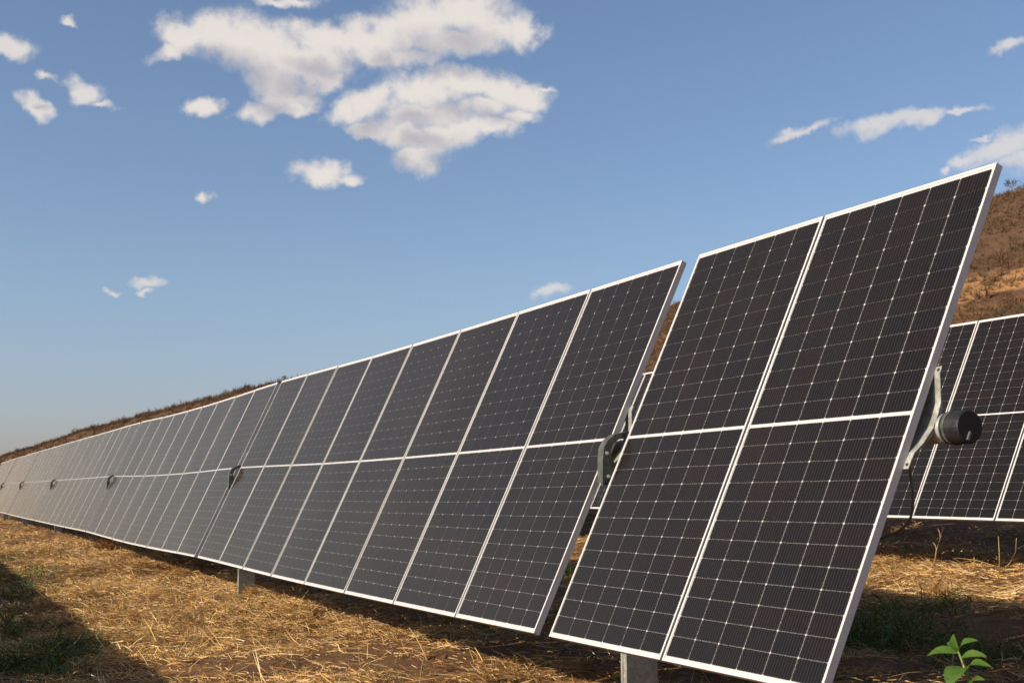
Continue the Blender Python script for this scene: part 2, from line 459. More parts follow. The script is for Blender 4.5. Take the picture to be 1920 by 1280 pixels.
GX = ([-3000, -200, -57, -45, -33, -22.4, -11.8, -2.4, 0, 6, 40, 3000], [-0.5, -0.9, -1.12, -1.12, -1.13, -1.32, -1.50, -1.49, -1.49, -1.47, -1.3, -1.0])
GY = ([-3000, -40, -14, -6.2, -3.5, -2, 0, 0.6, 3, 5.37, 6.7, 12, 25, 45, 90], [-4.0, -3.4, -1.35, -0.55, -0.22, -0.09, 0, 0.02, 0.10, 0.25, 0.46, 0.95, 2.0, 3.4, 5.0])


def ground_z(x, y, fine=True):
    x = np.asarray(x, float); y = np.asarray(y, float)
    z = np.interp(x, *GX) + np.interp(y, *GY) + ZO
    if fine:
        near = np.clip(1.5 - np.hypot(x + 15, y) / 60, 0, 1)
        z = z + near * (0.075 * fbm(x, y, 0.8, 3, 3) + 0.035 * fbm(x, y, 4.0, 3, 9))
    return z


def on_ground(px, py):
    d = px_dir(px, py); o = CAM + np.array([0, 0, ZO]); s = 3.0
    for _ in range(60):
        p = o + d * s
        s += (p[2] - float(ground_z(p[0], p[1]))) / max(0.03, -d[2]) * 0.7
        s = max(0.5, min(s, 400))
    return o + d * s


def at_y(px, py, y):
    d = px_dir(px, py); return CAM + d * ((y - CAM[1]) / d[1]) + np.array([0, 0, ZO])


def graded(lo, a, b_, hi, step, growth=1.22):
    xs = list(np.arange(a, b_ + 1e-6, step)); s = step; x = a; left = []
    while x > lo: s *= growth; x -= s; left.append(max(x, lo))
    s = step; x = xs[-1]; right = []
    while x < hi: s *= growth; x += s; right.append(min(x, hi))
    return np.array(left[::-1] + xs + right)


gx = graded(-3000, -40, 7, 3000, 0.11); gy = graded(-3000, -6.5, 11, 90, 0.11)
XX, YY = np.meshgrid(gx, gy)
ZZ = ground_z(XX, YY)
nx, ny = len(gx), len(gy)
idx = np.arange(nx * ny).reshape(ny, nx)
gf_ = np.stack([idx[:-1, :-1], idx[:-1, 1:], idx[1:, 1:], idx[1:, :-1]], -1).reshape(-1, 4)
me = fast_mesh("ground", np.stack([XX, YY, ZZ], -1).reshape(-1, 3), gf_); me.shade_smooth()
link("ground", me, M_GROUND, kind="structure")

# hillside beyond the field: ridge line (plan and height) runs nearly along the rows
RX = [-2500, -1900, -1350, -1129, -856, -527, -330, -200, 0, 300, 900]
RY = [30, 55, 78, 113, 142, 172, 196, 202, 212, 230, 250]
RH = [22, 34, 43, 53, 58, 57, 55.5, 63.0, 70, 74, 68]


def hill_z(x, y):
    x = np.asarray(x, float); y = np.asarray(y, float)
    yr = np.interp(x, RX, RY); h = np.interp(x, RX, RH); yb = yr * 0.24
    t_ = (y - yb) / (yr - yb)
    up = np.clip(t_, -0.3, 1)
    prof = np.where(up > 0, np.abs(up) ** 1.12, up * 0.6)
    back = np.clip(t_ - 1, 0, None)
    z = 1.0 + (h - 1.0) * (prof - 0.18 * back)
    fade = np.clip(t_ * 2.5, 0, 1)
    z = z + fade * (2.2 * fbm(x, y, 0.035, 4, 31) + 0.6 * fbm(x, y, 0.18, 3, 41)) * np.clip(h / 55, 0.4, 1)
    return z + ZO


hx = np.concatenate([np.linspace(-2500, -700, 180), np.linspace(-692, 300, 230), np.linspace(320, 900, 25)])
ht = np.concatenate([np.linspace(-0.25, 0.9, 70), np.linspace(0.915, 1.15, 24), np.linspace(1.25, 2.6, 10)])
HXX, HT = np.meshgrid(hx, ht)
yr_ = np.interp(HXX, RX, RY); HYY = yr_ * 0.24 + HT * yr_ * 0.76
HZZ = hill_z(HXX, HYY)
nx, ny = len(hx), len(ht); idx = np.arange(nx * ny).reshape(ny, nx)
hf = np.stack([idx[:-1, :-1], idx[:-1, 1:], idx[1:, 1:], idx[1:, :-1]], -1).reshape(-1, 4)
me = fast_mesh("hillside", np.stack([HXX, HYY, HZZ], -1).reshape(-1, 3), hf); me.shade_smooth()
link("hillside", me, M_HILL, kind="structure")


# leafless scrub over the hillside: one mass
def scrub(n):
    k = 30
    x = np.concatenate([rng.uniform(-420, 40, int(n * 0.52)), -420 - 1500 * rng.uniform(0, 1, int(n * 0.30)) ** 1.3])
    t_ = rng.uniform(0.04, 1.04, len(x))
    nr = n - len(x)                         # along the skyline
    xr = np.concatenate([-120 - 400 * rng.uniform(0, 1, nr // 2), -500 - 1400 * rng.uniform(0, 1, nr - nr // 2)])
    ne = n // 2                             # thick low brush on the near slope
    x = np.concatenate([x, xr, rng.uniform(-330, -90, ne)]); t_ = np.concatenate([t_, rng.uniform(0.96, 1.03, nr), rng.uniform(0.25, 1.03, ne)])
    yr = np.interp(x, RX, RY); y = yr * 0.24 + t_ * yr * 0.76
    z = hill_z(x, y)
    size = rng.uniform(0.7, 1.7, len(x)) * np.where(rng.uniform(size=len(x)) < 0.10, 1.6, 1.0) * np.where(x < -450, 1.9, 1.0)
    size[-ne:] *= 0.60
    size = size * np.where(x > -450, 0.85, 1.0)
    m_ = len(x)
    pal = np.array([(0.155, 0.100, 0.068), (0.175, 0.104, 0.064), (0.140, 0.102, 0.076), (0.195, 0.105, 0.058), (0.120, 0.105, 0.056), (0.170, 0.118, 0.080)])
    tone = pal[rng.choice(6, m_, p=[.26, .24, .18, .14, .06, .12])] * np.array([[0.74, 0.68, 0.58]]) * rng.uniform(0.8, 1.15, (m_, 1))
    th_ = rng.uniform(0, 2 * np.pi, (m_, k)); ph = rng.uniform(0.05, 1.0, (m_, k)) ** 0.8
    r = rng.uniform(0.35, 1.0, (m_, k))
    dx, dy, dz = np.cos(th_) * np.sqrt(1 - ph ** 2) * 0.95, np.sin(th_) * np.sqrt(1 - ph ** 2) * 0.95, ph * 1.15
    tip = np.stack([dx, dy, dz], -1) * (r * size[:, None])[..., None]
    jit = rng.normal(0, 0.13, (m_, k, 3)) * size[:, None, None]
    root = tip * rng.uniform(0.05, 0.55, (m_, k, 1)) + jit * 0.5
    side = rng.normal(0, 1, (m_, k, 3)); side /= np.linalg.norm(side, axis=-1, keepdims=True)
    wdt = (0.022 + 0.045 * rng.uniform(size=(m_, k, 1))) * size[:, None, None]
    base = np.stack([x, y, z], -1)[:, None, :]
    v = np.stack([base + root - side * wdt, base + root + side * wdt, base + tip + jit], 2).reshape(-1, 3)
    f = np.arange(len(v)).reshape(-1, 3)
    c = np.repeat(np.repeat(tone, k, 0) * rng.uniform(0.8, 1.2, (m_ * k, 1)), 3, 0)
    return fast_mesh("dry_scrub", v, f, c)


link("dry_scrub", scrub(26000), M_SCRUB, label="leafless brown scrub covering the hillside", cat="scrub", kind="stuff")


# a few bare trees that stand out on the skyline
def bare_tree_meshes(seed):
    rr = random.Random(seed); tr_ = Soup(); tw = []

    def grow(p, d, ln, rad, lev):
        pts = [p]; q = p.copy(); dd = d.copy()
        for i in range(3):
            dd = (dd + Vector((rr.gauss(0, .14), rr.gauss(0, .14), rr.gauss(0.03, .08)))).normalized()
            q = q + dd * ln / 3; pts.append(q.copy())
        tr_.tube(pts, [rad, rad * .85, rad * .7, rad * .5], 5, False)
        if lev == 0:
            for k in range(11):
                a = pts[rr.randint(1, 3)] + (pts[3] - pts[2]) * rr.uniform(-.6, .6)
                e = (dd + Vector((rr.gauss(0, .75), rr.gauss(0, .75), rr.gauss(0.1, .6)))).normalized() * rr.uniform(.3, .85)
                s_ = Vector((rr.gauss(0, 1), rr.gauss(0, 1), rr.gauss(0, 1))).normalized() * rr.uniform(0.012, 0.03)
                tw.append((a - s_, a + s_, a + e))
            return
        for k in range(rr.randint(3, 4)):
            a = pts[rr.choice((2, 3, 3))]
            e = (dd * .75 + Vector((rr.gauss(0, .6), rr.gauss(0, .6), rr.gauss(0.25, .3)))).normalized()
            grow(a, e, ln * rr.uniform(.6, .82), rad * .55, lev - 1)

    grow(Vector((0, 0, -0.3)), Vector((0, 0, 1)), 1.5, 0.13, 3)
    v = np.array([list(p) for q in tw for p in q]); f = np.arange(len(v)).reshape(-1, 3)
    c = np.array([(0.13, 0.088, 0.065)] * len(v)) * np.array([[rr.uniform(.7, 1.3)] for _ in range(len(v))])
    return tr_.mesh("trunk"), fast_mesh("crown", v, f, c)


tree_kinds = [bare_tree_meshes(s) for s in (3, 8, 15)]


def bare_tree(x, kind, h, label, group):
    yr = float(np.interp(x, RX, RY)); z = float(hill_z(x, yr))
    o = empty("bare_tree", (x, yr, z - 0.2), label, "tree", group)
    o.rotation_euler = (0, 0, random.uniform(0, 6.28)); s = h / 4.6; o.scale = (s * 1.15, s * 1.15, s)
    link("trunk", tree_kinds[kind][0], M_BARK, o); link("crown", tree_kinds[kind][1], M_SCRUB, o)
    return o


for i, (x, h) in enumerate(((-203, 4.2), (-196, 3.4), (-190, 4.4))):
    bare_tree(x, i % 3, h, "bare grey tree on the skyline above the reddish slope beside the end panel", "bare trees at the top of the slope")
for i, x in enumerate((-1370, -1250, -1060, -985, -905, -790, -700, -640, -585, -540)):
    bare_tree(x, i % 3, random.uniform(3.2, 5.0), "bare brown tree standing out on the long skyline behind the far panels", "bare trees along the long skyline")

# ------------------------------------------------------------------ solar panel meshes
W, L, PITCH = 1.134, 2.278, 1.154
CPX, CPY, MIDG = 0.184, 0.0922, 0.008
CW, CH = 0.1814, 0.0914


def frame_mesh():
    prof = [(0.0, 0.0), (0.0, -0.035), (0.024, -0.035), (0.024, -0.033), (0.0022, -0.033), (0.0022, -0.009), (0.0115, -0.009), (0.0115, 0.0)]
    v, f = [], []
    n = len(prof)
    for (sx, sy) in ((-1, -1), (1, -1), (1, 1), (-1, 1)):
        for (i, z) in prof: v.append((sx * (W / 2 - i), sy * (L / 2 - i), z))
    for c in range(4):
        d = (c + 1) % 4
        for k in range(n):
            f.append((c * n + k, d * n + k, d * n + (k + 1) % n, c * n + (k + 1) % n))
    me_ = pydata("frame", v, f); return me_


ME_FRAME = frame_mesh(); ME_FRAME.materials.append(M_FRAME)
s = Soup(); s.box(-W / 2 + .004, W / 2 - .004, -L / 2 + .004, L / 2 - .004, -0.0075, -0.0030)
ME_PANEL = s.mesh("solar_panel"); ME_PANEL.materials.append(M_SHEET)
s = Soup(); s.box(-0.045, 0.045, -0.030, 0.030, -0.024, -0.0076); s.tube([(-.045, 0, -.016), (-.07, 0, -.016)], .006, 8); s.tube([(.045, 0, -.016), (.07, 0, -.016)], .006, 8)
ME_JBOX = s.mesh("junction_box"); ME_JBOX.materials.append(M_CAP)


def cell_outline(cx, cy, ch=0.0052):
    a, b_ = CW / 2, CH / 2
    return [(cx - a + ch, cy - b_), (cx + a - ch, cy - b_), (cx + a, cy - b_ + ch), (cx + a, cy + b_ - ch),
            (cx + a - ch, cy + b_), (cx - a + ch, cy + b_), (cx - a, cy + b_ - ch), (cx - a, cy - b_ + ch)]


CELLS = [((c - 2.5) * CPX, sgn * (MIDG + CPY * (r + 0.5))) for c in range(6) for sgn in (-1, 1) for r in range(12)]
CZ = -0.0022


def cells_mesh(centres, solid, seed):
    v, f, uvs, tint = [], [], [], []
    rr = random.Random(seed)
    for (cx, cy) in centres:
        o = len(v); ol = cell_outline(cx, cy)
        v += [(x, y, CZ) for x, y in ol]; f.append(tuple(range(o, o + 8)))
        uvs += [((x - cx) / CW + .5, (y - cy) / CH + .5) for x, y in ol]
        tint.append(rr.uniform(0, 0.30))
        if solid:
            v += [(x, y, CZ - 0.0012) for x, y in ol]
            for k in range(8):
                f.append((o + k, o + 8 + k, o + 8 + (k + 1) % 8, o + (k + 1) % 8)); tint.append(0.0)
                uvs += [(.5, .5)] * 4
    me_ = pydata("cell", v, f)
    ul = me_.uv_layers.new(name='UVMap')
    ul.data.foreach_set('uv', np.array(uvs, np.float32).ravel())
    ta = me_.attributes.new('tint', 'FLOAT', 'FACE'); ta.data.foreach_set('value', np.array(tint, np.float32))
    me_.materials.append(M_CELL)
    return me_


ME_CELL = cells_mesh([(0, 0)], True, 1)
ME_CELLS = [cells_mesh(CELLS, False, s_) for s_ in range(4)]

# mounting rail: bent strip that saddles the tube and carries two panel edges
RAIL_V = [-0.225, -0.19, -0.155, -0.10, -0.03, 0.03, 0.08, 0.15, 0.185, 0.215]
RAIL_D = [0.036, 0.036, 0.040, 0.066, 0.086, 0.088, 0.084, 0.052, 0.036, 0.036]


def rail_mesh(xa=-0.036, xb=0.036):
    s_ = Soup()
    for (x0, x1, dz0, dz1) in ((xa, xb, 0.0, 0.003),):
        for i in range(len(RAIL_V) - 1):
            a, b_ = i, i + 1
            v = []
            for (vv, dd) in ((RAIL_V[a], RAIL_D[a]), (RAIL_V[b_], RAIL_D[b_])):
                for x in (x0, x1):
                    v += [(x, vv, -dd - dz0), (x, vv, -dd - dz1)]
            s_.add(v, [(0, 4, 6, 2), (1, 3, 7, 5), (0, 1, 5, 4), (2, 6, 7, 3), (0, 2, 3, 1), (4, 5, 7, 6)])
    for x in (-0.030, 0.016):                # stiffening webs down to the tube
        for i in range(1, len(RAIL_V) - 2):
            v = []
            for q in (i, i + 1):
                t_ = 0.028 * (1 - abs(RAIL_V[q]) / 0.24)
                v += [(x, RAIL_V[q], -RAIL_D[q] - .002), (x, RAIL_V[q], -RAIL_D[q] - .002 - t_), (x + .003, RAIL_V[q], -RAIL_D[q] - .002), (x + .003, RAIL_V[q], -RAIL_D[q] - .002 - t_)]
            s_.add(v, [(0, 4, 5, 1), (2, 3, 7, 6), (0, 2, 6, 4), (1, 5, 7, 3)])
    return s_.mesh("mounting_rail")


ME_RAIL = rail_mesh(); ME_RAIL.materials.append(M_GALV)
ME_RAIL_END = rail_mesh(-0.085, 0.030); ME_RAIL_END.materials.append(M_GALV)
s = Soup(); s.tube([(0.016, 0, -0.0362), (0.016, 0, -0.0345)], 0.0075, 10)
ME_HOLE = s.mesh("bolt_hole"); ME_HOLE.materials.append(M_CAP)  # black disc on the rail, its colour stands in for the hole's inner shade


# bearing housing that stands in the gaps between the tables: upright arch with an eye, lug below
def arch_mesh():
    s_ = Soup()
    outer = [(-0.125, -0.245), (-0.122, -0.11), (-0.115, -0.055), (-0.092, -0.015), (-0.045, 0.018), (0.03, 0.034), (0.115, 0.036), (0.20, 0.016), (0.262, -0.035), (0.295, -0.105), (0.30, -0.245)]
    inner = [(-0.045, -0.150), (-0.066, -0.110), (-0.074, -0.075), (-0.062, -0.038), (-0.028, -0.010), (0.035, 0.000), (0.110, 0.000), (0.178, -0.016), (0.222, -0.052), (0.240, -0.100), (0.215, -0.150)]
    x0, x1 = -0.032, 0.032; n = len(outer)
    v = [(x, y, z) for x in (x0, x1) for (y, z) in outer] + [(x, y, z) for x in (x0, x1) for (y, z) in inner]
    f = []
    for k in range(n - 1):
        f.append((k, k + 1, 2 * n + k + 1, 2 * n + k)); f.append((n + k, 3 * n + k, 3 * n + k + 1, n + k + 1))
        f.append((k, n + k, n + k + 1, k + 1)); f.append((2 * n + k, 2 * n + k + 1, 3 * n + k + 1, 3 * n + k))
    # lower web between the legs
    f.append((0, 2 * n, 3 * n - 1, n - 1)); f.append((n, 2 * n - 1, 4 * n - 1, 3 * n))
    f.append((2 * n, 3 * n, 4 * n - 1, 3 * n - 1)); f.append((0, n - 1, 2 * n - 1, n))
    s_.add(v, f)
    s_.box(-0.05, 0.05, -0.09, 0.27, -0.262, -0.243)
    s_.prism([(-0.075, -0.262), (-0.02, -0.262), (-0.02, -0.31), (-0.04, -0.33)], -0.02, -0.012)
    s_.prism([(0.20, -0.262), (0.25, -0.262), (0.22, -0.33), (0.20, -0.31)], -0.02, -0.012)
    return s_.mesh("bearing_housing")


ME_ARCH = arch_mesh(); ME_ARCH.materials.append(M_CAST)
s = Soup(); s.tube([(0.030, 0, 0), (0.044, 0, 0)], 0.011, 6); s.tube([(0.0, 0, 0), (0.052, 0, 0)], 0.006, 6)
ME_BOLT = s.mesh("bolt"); ME_BOLT.materials.append(M_GALV)
BOLTS = ((-0.098, -0.085), (0.272, -0.085), (-0.09, -0.21), (0.262, -0.21))

TILT = R(65.4)
TUBE_D, TUBE_R = 0.148, 0.059


def post_mesh(h, ground_drop):
    """cold formed C post, open side towards the far end; origin at the top, on the row axis"""
    s_ = Soup(); t_ = 0.005; z0, z1 = -h - ground_drop, -0.26
    ya, yb = 0.028, 0.218
    s_.box(-t_, 0, ya, yb, z0, z1)                              # web
    s_.box(-0.064, -t_, ya - .001, ya + t_, z0, z1 - .001)      # near flange
    s_.box(-0.064, -t_, yb - t_, yb + .001, z0, z1 - .001)      # far flange
    s_.box(-0.065, -0.060, ya + t_, ya + 0.03, z0, z1 - .002)   # lips
    s_.box(-0.065, -0.060, yb - 0.03, yb - t_, z0, z1 - .002)
    s_.box(-0.042, -0.035, ya - .006, ya - .001, z0, z1 - .003) # folded seam on the near flange
    return s_.mesh("post")


class Row:
    def __init__(self, name, label, path, tilt, tables, gaps, x_start, cells_solid, group="tilted rows of solar panels"):
        self.path = path; self.tilt = tilt
        x0 = x_start; y0, z0 = self.at(x0)
        gz = float(ground_z(x0, y0 + .12))
        self.root = empty(name, (x0, y0 + 0.12, gz), label, "solar panels", group)
        bpy.context.view_layer.update()
        self.inv = self.root.matrix_world.inverted()
        self.sp_n = 0; k = 0; x = x_start; rails = []
        gapx = []
        for ti, cnt in enumerate(tables):
            if ti > 0: gapx.append(x + PITCH - W - gaps[ti] / 2); 
            x -= gaps[ti]
            rails.append((x, ti, 'edge'))
            for j in range(cnt):
                self.panel(x - W / 2, k in cells_solid, k); k += 1
                x -= PITCH
                rails.append((x + (PITCH - W) / 2 if j < cnt - 1 else x + (PITCH - W), ti, 'seam'))
        self.x_end = x
        for q, (rx, ti, kind) in enumerate(rails):
            r_ = self.put("mounting_rail", ME_RAIL_END if q == 0 else ME_RAIL, self.frame(rx))
            if q == 0:
                for vv in (-0.207, 0.200): link("bolt_hole", ME_HOLE, None, r_).location = (0, vv, 0)
        self.gapx = gapx

    def at(self, x):
        y = np.interp(-x, -self.path[0], self.path[1]); z = np.interp(-x, -self.path[0], self.path[2]); return float(y), float(z) + ZO

    def frame(self, x):
        y, z = self.at(x); ya, za = self.at(x - .55); yb, zb = self.at(x + .55)
        u = Vector((1.1, yb - ya, zb - za)).normalized()
        hd = Vector((0, 0, 1)).cross(u).normalized(); up = u.cross(hd)
        v = hd * math.cos(self.tilt) + up * math.sin(self.tilt); n = u.cross(v)
        M_ = Matrix.Identity(4)
        for i in range(3): M_[i][0] = u[i]; M_[i][1] = v[i]; M_[i][2] = n[i]; M_[i][3] = (x, y, z)[i]
        return M_

    def put(self, name, me_, world_m, mat=None):
        o = link(name, me_, mat, self.root); o.matrix_parent_inverse = Matrix.Identity(4)
        o.matrix_basis = self.inv @ world_m
        return o

    def panel(self, xc, solid, k):
        M_ = self.frame(xc)
        M_ = M_ @ Matrix.Translation((0, 0, random.uniform(-.0015, .0015))) @ Matrix.Rotation(random.gauss(0, .0011), 4, 'X') @ Matrix.Rotation(random.gauss(0, .0016), 4, 'Y')
        p = self.put("solar_panel", ME_PANEL, M_)
        link("frame", ME_FRAME, None, p)
        link("junction_box", ME_JBOX, None, p).location = (0.30, 0, 0)
        if solid:
            for (cx, cy_) in CELLS:
                c = link("cell", ME_CELL, None, p); c.location = (cx, cy_, 0)
        else:
            link("cell_grid", ME_CELLS[k % 4], None, p, kind="stuff")

    def structure(self, xs_post, x_end_tube, cap=True):
        pts = []
        xa = self.root.location.x + 0.13
        n = max(8, int((xa - x_end_tube) / 1.2))
        for i in range(n + 1):
            x = xa + (x_end_tube - xa) * i / n
            F_ = self.frame(x); pts.append(F_ @ Vector((0, 0, -TUBE_D)))
        off = self.root.location
        s_ = Soup(); s_.tube([p - off for p in pts], TUBE_R, 20, True)
        me_ = s_.mesh("torque_tube"); o = link("torque_tube", me_, M_GALV, self.root)
        for pl in me_.polygons: pl.use_smooth = len(pl.vertices) == 4
        if cap:
            F_ = self.frame(xa)
            s_ = Soup()
            s_.tube([(-.078, 0, -TUBE_D), (-.076, 0, -TUBE_D)], TUBE_R + .003, 28)
            s_.tube([(-.076, 0, -TUBE_D), (0.020, 0, -TUBE_D), (0.026, 0, -TUBE_D)], [TUBE_R + .006, TUBE_R + .006, TUBE_R + .001], 28)
            c = self.put("end_cap", s_.mesh("end_cap"), F_, M_CAP)
            s_ = Soup(); s_.box(0.0262, 0.030, -.052, -.018, -TUBE_D - .012, -TUBE_D - .002)
            link("pull_tab", s_.mesh("pull_tab"), M_GALV, c)
            s_ = Soup(); s_.tube([(-.060, 0, -TUBE_D), (-.046, 0, -TUBE_D)], TUBE_R + .0085, 28)
            self.put("clamp_band", s_.mesh("clamp_band"), F_, M_CAST)
        for x in xs_post:
            y, z = self.at(x)
            g = float(ground_z(x, y + .12))
            T_ = Matrix.Translation((x, y, z))
            self.put("post", post_mesh(z - g, 0.35), T_, M_GALV)
            h_ = self.put("bearing_housing", ME_ARCH, T_)
            for (by, bz) in BOLTS: link("bolt", ME_BOLT, None, h_).location = (0, by, bz)


# path of the front row's axis, following the ground (x, y, z)
PA = np.array([(3, 0, 0), (0, 0, 0), (-2.5, 0, .003), (-3.6, 0, -.002), (-6, .004, 0.0), (-8.23, .010, .012), (-10.54, .007, .043), (-11.9, .005, .058),
               (-13.5, .005, .056), (-15.35, .005, .055), (-17.66, 0, .068), (-19.97, -.006, .098), (-22.3, -.03, .138), (-27, -.065, .165), (-32.8, -.1, .21),
               (-38, -.12, .245), (-43.3, -.13, .295), (-48.5, -.12, .335), (-53.9, -.10, .39), (-66, -.10, .47), (-80, -.1, .55)]).T


def smooth_path(p):
    x = np.linspace(p[0].max(), p[0].min(), 400)
    out = [x]
    for q in (1, 2):
        y = np.interp(-x, -p[0], p[q]); k = np.ones(9) / 9
        ys = np.convolve(np.pad(y, 4, mode='edge'), k, 'valid'); out.append(ys)
    return np.array(out)


row1 = Row("solar_panel_row", "long front row of tilted solar panels with black capped tube at its end", smooth_path(PA), TILT,
           [2, 8, 9, 9, 9, 9, 9], [0, .163, .195, .10, .10, .15, .42], 0.0, {0, 1}, "tilted rows of solar panels")
row1.structure(row1.gapx, row1.x_end - 0.3)

PB = np.array([(6, 6.216, .525 - .127), (-6.762, 6.216, .525), (-40, 6.216, .525 + .30), (-80, 6.2, 1.1)]).T
row2 = Row("solar_panel_row", "row of tilted dark solar panels standing behind the front row, below the brown hillside", smooth_path(PB), TILT - .012,
           [2, 4 + 4, 9, 9], [0, .16, .16, .16], -6.762 + 4 * PITCH - .02 + .16 + 2 * PITCH, {5, 6}, "tilted rows of solar panels")
row2.structure(row2.gapx, row2.x_end - 0.3)

PC = np.array([(6, -6.2, -.80), (0, -6.2, -.80), (-12, -6.2, -.77), (-24, -6.22, -.68), (-45, -6.3, -.50), (-80, -6.3, -.25)]).T
row0 = Row("solar_panel_row", "row of tilted solar panels on the camera side whose shadow lies over the green grass", smooth_path(PC), TILT,
           [2, 8, 9, 9, 9], [0, .163, .195, .10, .10], 0.0, set(), "tilted rows of solar panels")
row0.structure(row0.gapx, row0.x_end - 0.3)

# cable hanging behind the end panel (belongs to the front row)
cp = [at_y(1704, 868, .07), at_y(1708, 895, .09), at_y(1712, 935, .12), at_y(1708, 968, .15), at_y(1692, 990, .18), at_y(1668, 1003, .20), at_y(1640, 1008, .20), at_y(1600, 990, .16), at_y(1570, 930, .09)]
cp = [Vector(p) for p in cp]
fine_c = []
for i in range(len(cp) - 1):
    p0, p1, p2, p3 = cp[max(i - 1, 0)], cp[i], cp[i + 1], cp[min(i + 2, len(cp) - 1)]
    for k in range(6):
        q = k / 6
        fine_c.append(0.5 * ((2 * p1) + (p2 - p0) * q + (2 * p0 - 5 * p1 + 4 * p2 - p3) * q * q + (3 * p1 - p0 - 3 * p2 + p3) * q ** 3))
fine_c.append(cp[-1])
s = Soup(); s.tube([p - row1.root.location for p in fine_c], 0.0058, 8)
link("cable", s.mesh("cable", True), M_CABLE, row1.root)


# ------------------------------------------------------------------ straw, grass and small plants
def ribbons(root, heading, length, width, lift, droop, tones, seg=2, arch=0.0):
    """curved flat blades. root (n,3); heading (n,) ; lift = start pitch, droop = end pitch (rad)"""
    n = len(root); pts = [root]; p = root.copy()
    for k in range(seg):
        q = (k + .5) / seg
        pit = lift * (1 - q) + droop * q
        hd = heading + arch * (q - .5)
        p = p + np.stack([np.cos(hd) * np.cos(pit), np.sin(hd) * np.cos(pit), np.sin(pit)], -1) * (length / seg)[:, None]
        pts.append(p)
    roll = rng.uniform(0, np.pi, n)
    sd = np.stack([-np.sin(heading) * np.cos(roll), np.cos(heading) * np.cos(roll), np.sin(roll)], -1)
    V = []
    for k in range(seg + 1):
        wk = width * (1.0 if k < seg else 0.35)
        V += [pts[k] - sd * wk[:, None] / 2, pts[k] + sd * wk[:, None] / 2]
    m_ = 2 * (seg + 1)
    v = np.stack(V, 1).reshape(-1, 3)
    o = (np.arange(n) * m_)[:, None]
    f = np.concatenate([np.stack([o[:, 0] + 2 * k, o[:, 0] + 2 * k + 1, o[:, 0] + 2 * k + 3, o[:, 0] + 2 * k + 2], -1) for k in range(seg)], 0)
    return v, f, np.repeat(tones, m_, 0)


def bare_mask(x, y):
    """0 where the earth shows through, 1 where the straw lies thick"""
    n_ = fbm(x, y, 0.55, 3, 77) * 1.0 + fbm(x, y, 2.3, 2, 55) * 0.45
    m_ = np.clip(0.66 + n_ * 1.9, 0.06, 1.25)
    m_ = np.where((y > 4.7) & (y < 8.0), np.maximum(m_, 0.65), m_)
    m_ = m_ * np.where((y > 0.75) & (y < 4.6), 0.38, 1.0)      # little straw below the panels
    for (px, py, rad) in ((400, 1248, 1.3), (480, 1262, 1.1), (300, 1265, 0.9), (640, 1238, .8), (700, 1255, .8), (560, 1258, .9), (860, 1262, .5)):
        g = on_ground(px, py); d = np.hypot(x - g[0], (y - g[1]) * 1.3); m_ = m_ * np.clip(d / rad * .9 + 0.08, 0, 1)
    return m_


def scatter(n, x0, x1, y0, y1):
    x = rng.uniform(x0, x1, n); y = rng.uniform(y0, y1, n)
    keep = rng.uniform(0, 1.0, n) < bare_mask(x, y)
    return x[keep], y[keep]


def straw(name, regions, mean_len, wid, seg, up_share, label, clumps=0):
    xs, ys, hs = [], [], []
    for (n, x0, x1, y0, y1) in regions:
        a, b_ = scatter(n, x0, x1, y0, y1); h_ = np.zeros(len(a))
        if clumps:                          # swept together into small matted heaps
            r_ = rng.uniform(.07, .22, len(a))[:, None] * np.ones((1, clumps))
            rr_ = np.abs(rng.normal(0, .6, r_.shape)); an_ = rng.uniform(0, 2 * np.pi, r_.shape)
            h_ = (rng.uniform(.25, .6, len(a))[:, None] * r_ * np.clip(1 - rr_ ** 2 * .7, 0, 1) * rng.uniform(.2, 1, r_.shape)).ravel()
            a = (a[:, None] + r_ * rr_ * np.cos(an_) * 1.3).ravel(); b_ = (b_[:, None] + r_ * rr_ * np.sin(an_)).ravel()
        xs.append(a); ys.append(b_); hs.append(h_)
    x = np.concatenate(xs); y = np.concatenate(ys); hs = np.concatenate(hs); n = len(x)
    dist = np.hypot(x - CAM[0], y - CAM[1])
    heap = np.clip(fbm(x, y, 2.2, 3, 12) * 1.9 + 0.15, 0, 1)
    z = ground_z(x, y) + rng.uniform(0.0, 0.022, n) + heap * rng.uniform(0, 0.115, n) + hs
    up = rng.uniform(size=n) < up_share
    lift = np.where(up, rng.uniform(0.2, 1.0, n), rng.normal(0.06, 0.24, n))
    droop = np.where(up, rng.uniform(-0.6, 0.8, n), rng.normal(-0.10, 0.26, n))
    length = rng.gamma(2.6, mean_len / 2.6, n).clip(0.02, 0.42)
    width = rng.uniform(wid[0], wid[1], n) * (1 + dist / 40)
    pal = np.array([(0.58, 0.385, 0.150), (0.49, 0.290, 0.096), (0.66, 0.485, 0.245), (0.37, 0.200, 0.064), (0.26, 0.122, 0.042), (0.54, 0.330, 0.105)])
    tone = pal[rng.choice(6, n, p=[.19, .20, .13, .20, .17, .11])] * rng.uniform(0.82, 1.22, (n, 1))
    patch = fbm(x, y, 0.9, 2, 5)[:, None] + 0.6 * fbm(x, y, 3.1, 2, 15)[:, None]
    tone = tone * np.clip(1.0 + patch * np.array([[0.75, 0.9, 1.1]]), 0.40, 1.35)
    swath = np.pi * (0.98 + 0.25 * fbm(x, y, 0.4, 2, 90))
    head = np.where(rng.uniform(size=n) < 0.35, swath + rng.normal(0, .5, n), rng.uniform(0, 2 * np.pi, n))
    v, f, c = ribbons(np.stack([x, y, z], -1), head, length, width, lift, droop, tone, seg, 0.0)
    link(name, fast_mesh(name, v, f, c), M_STRAW, label=label, cat="straw", kind="stuff")


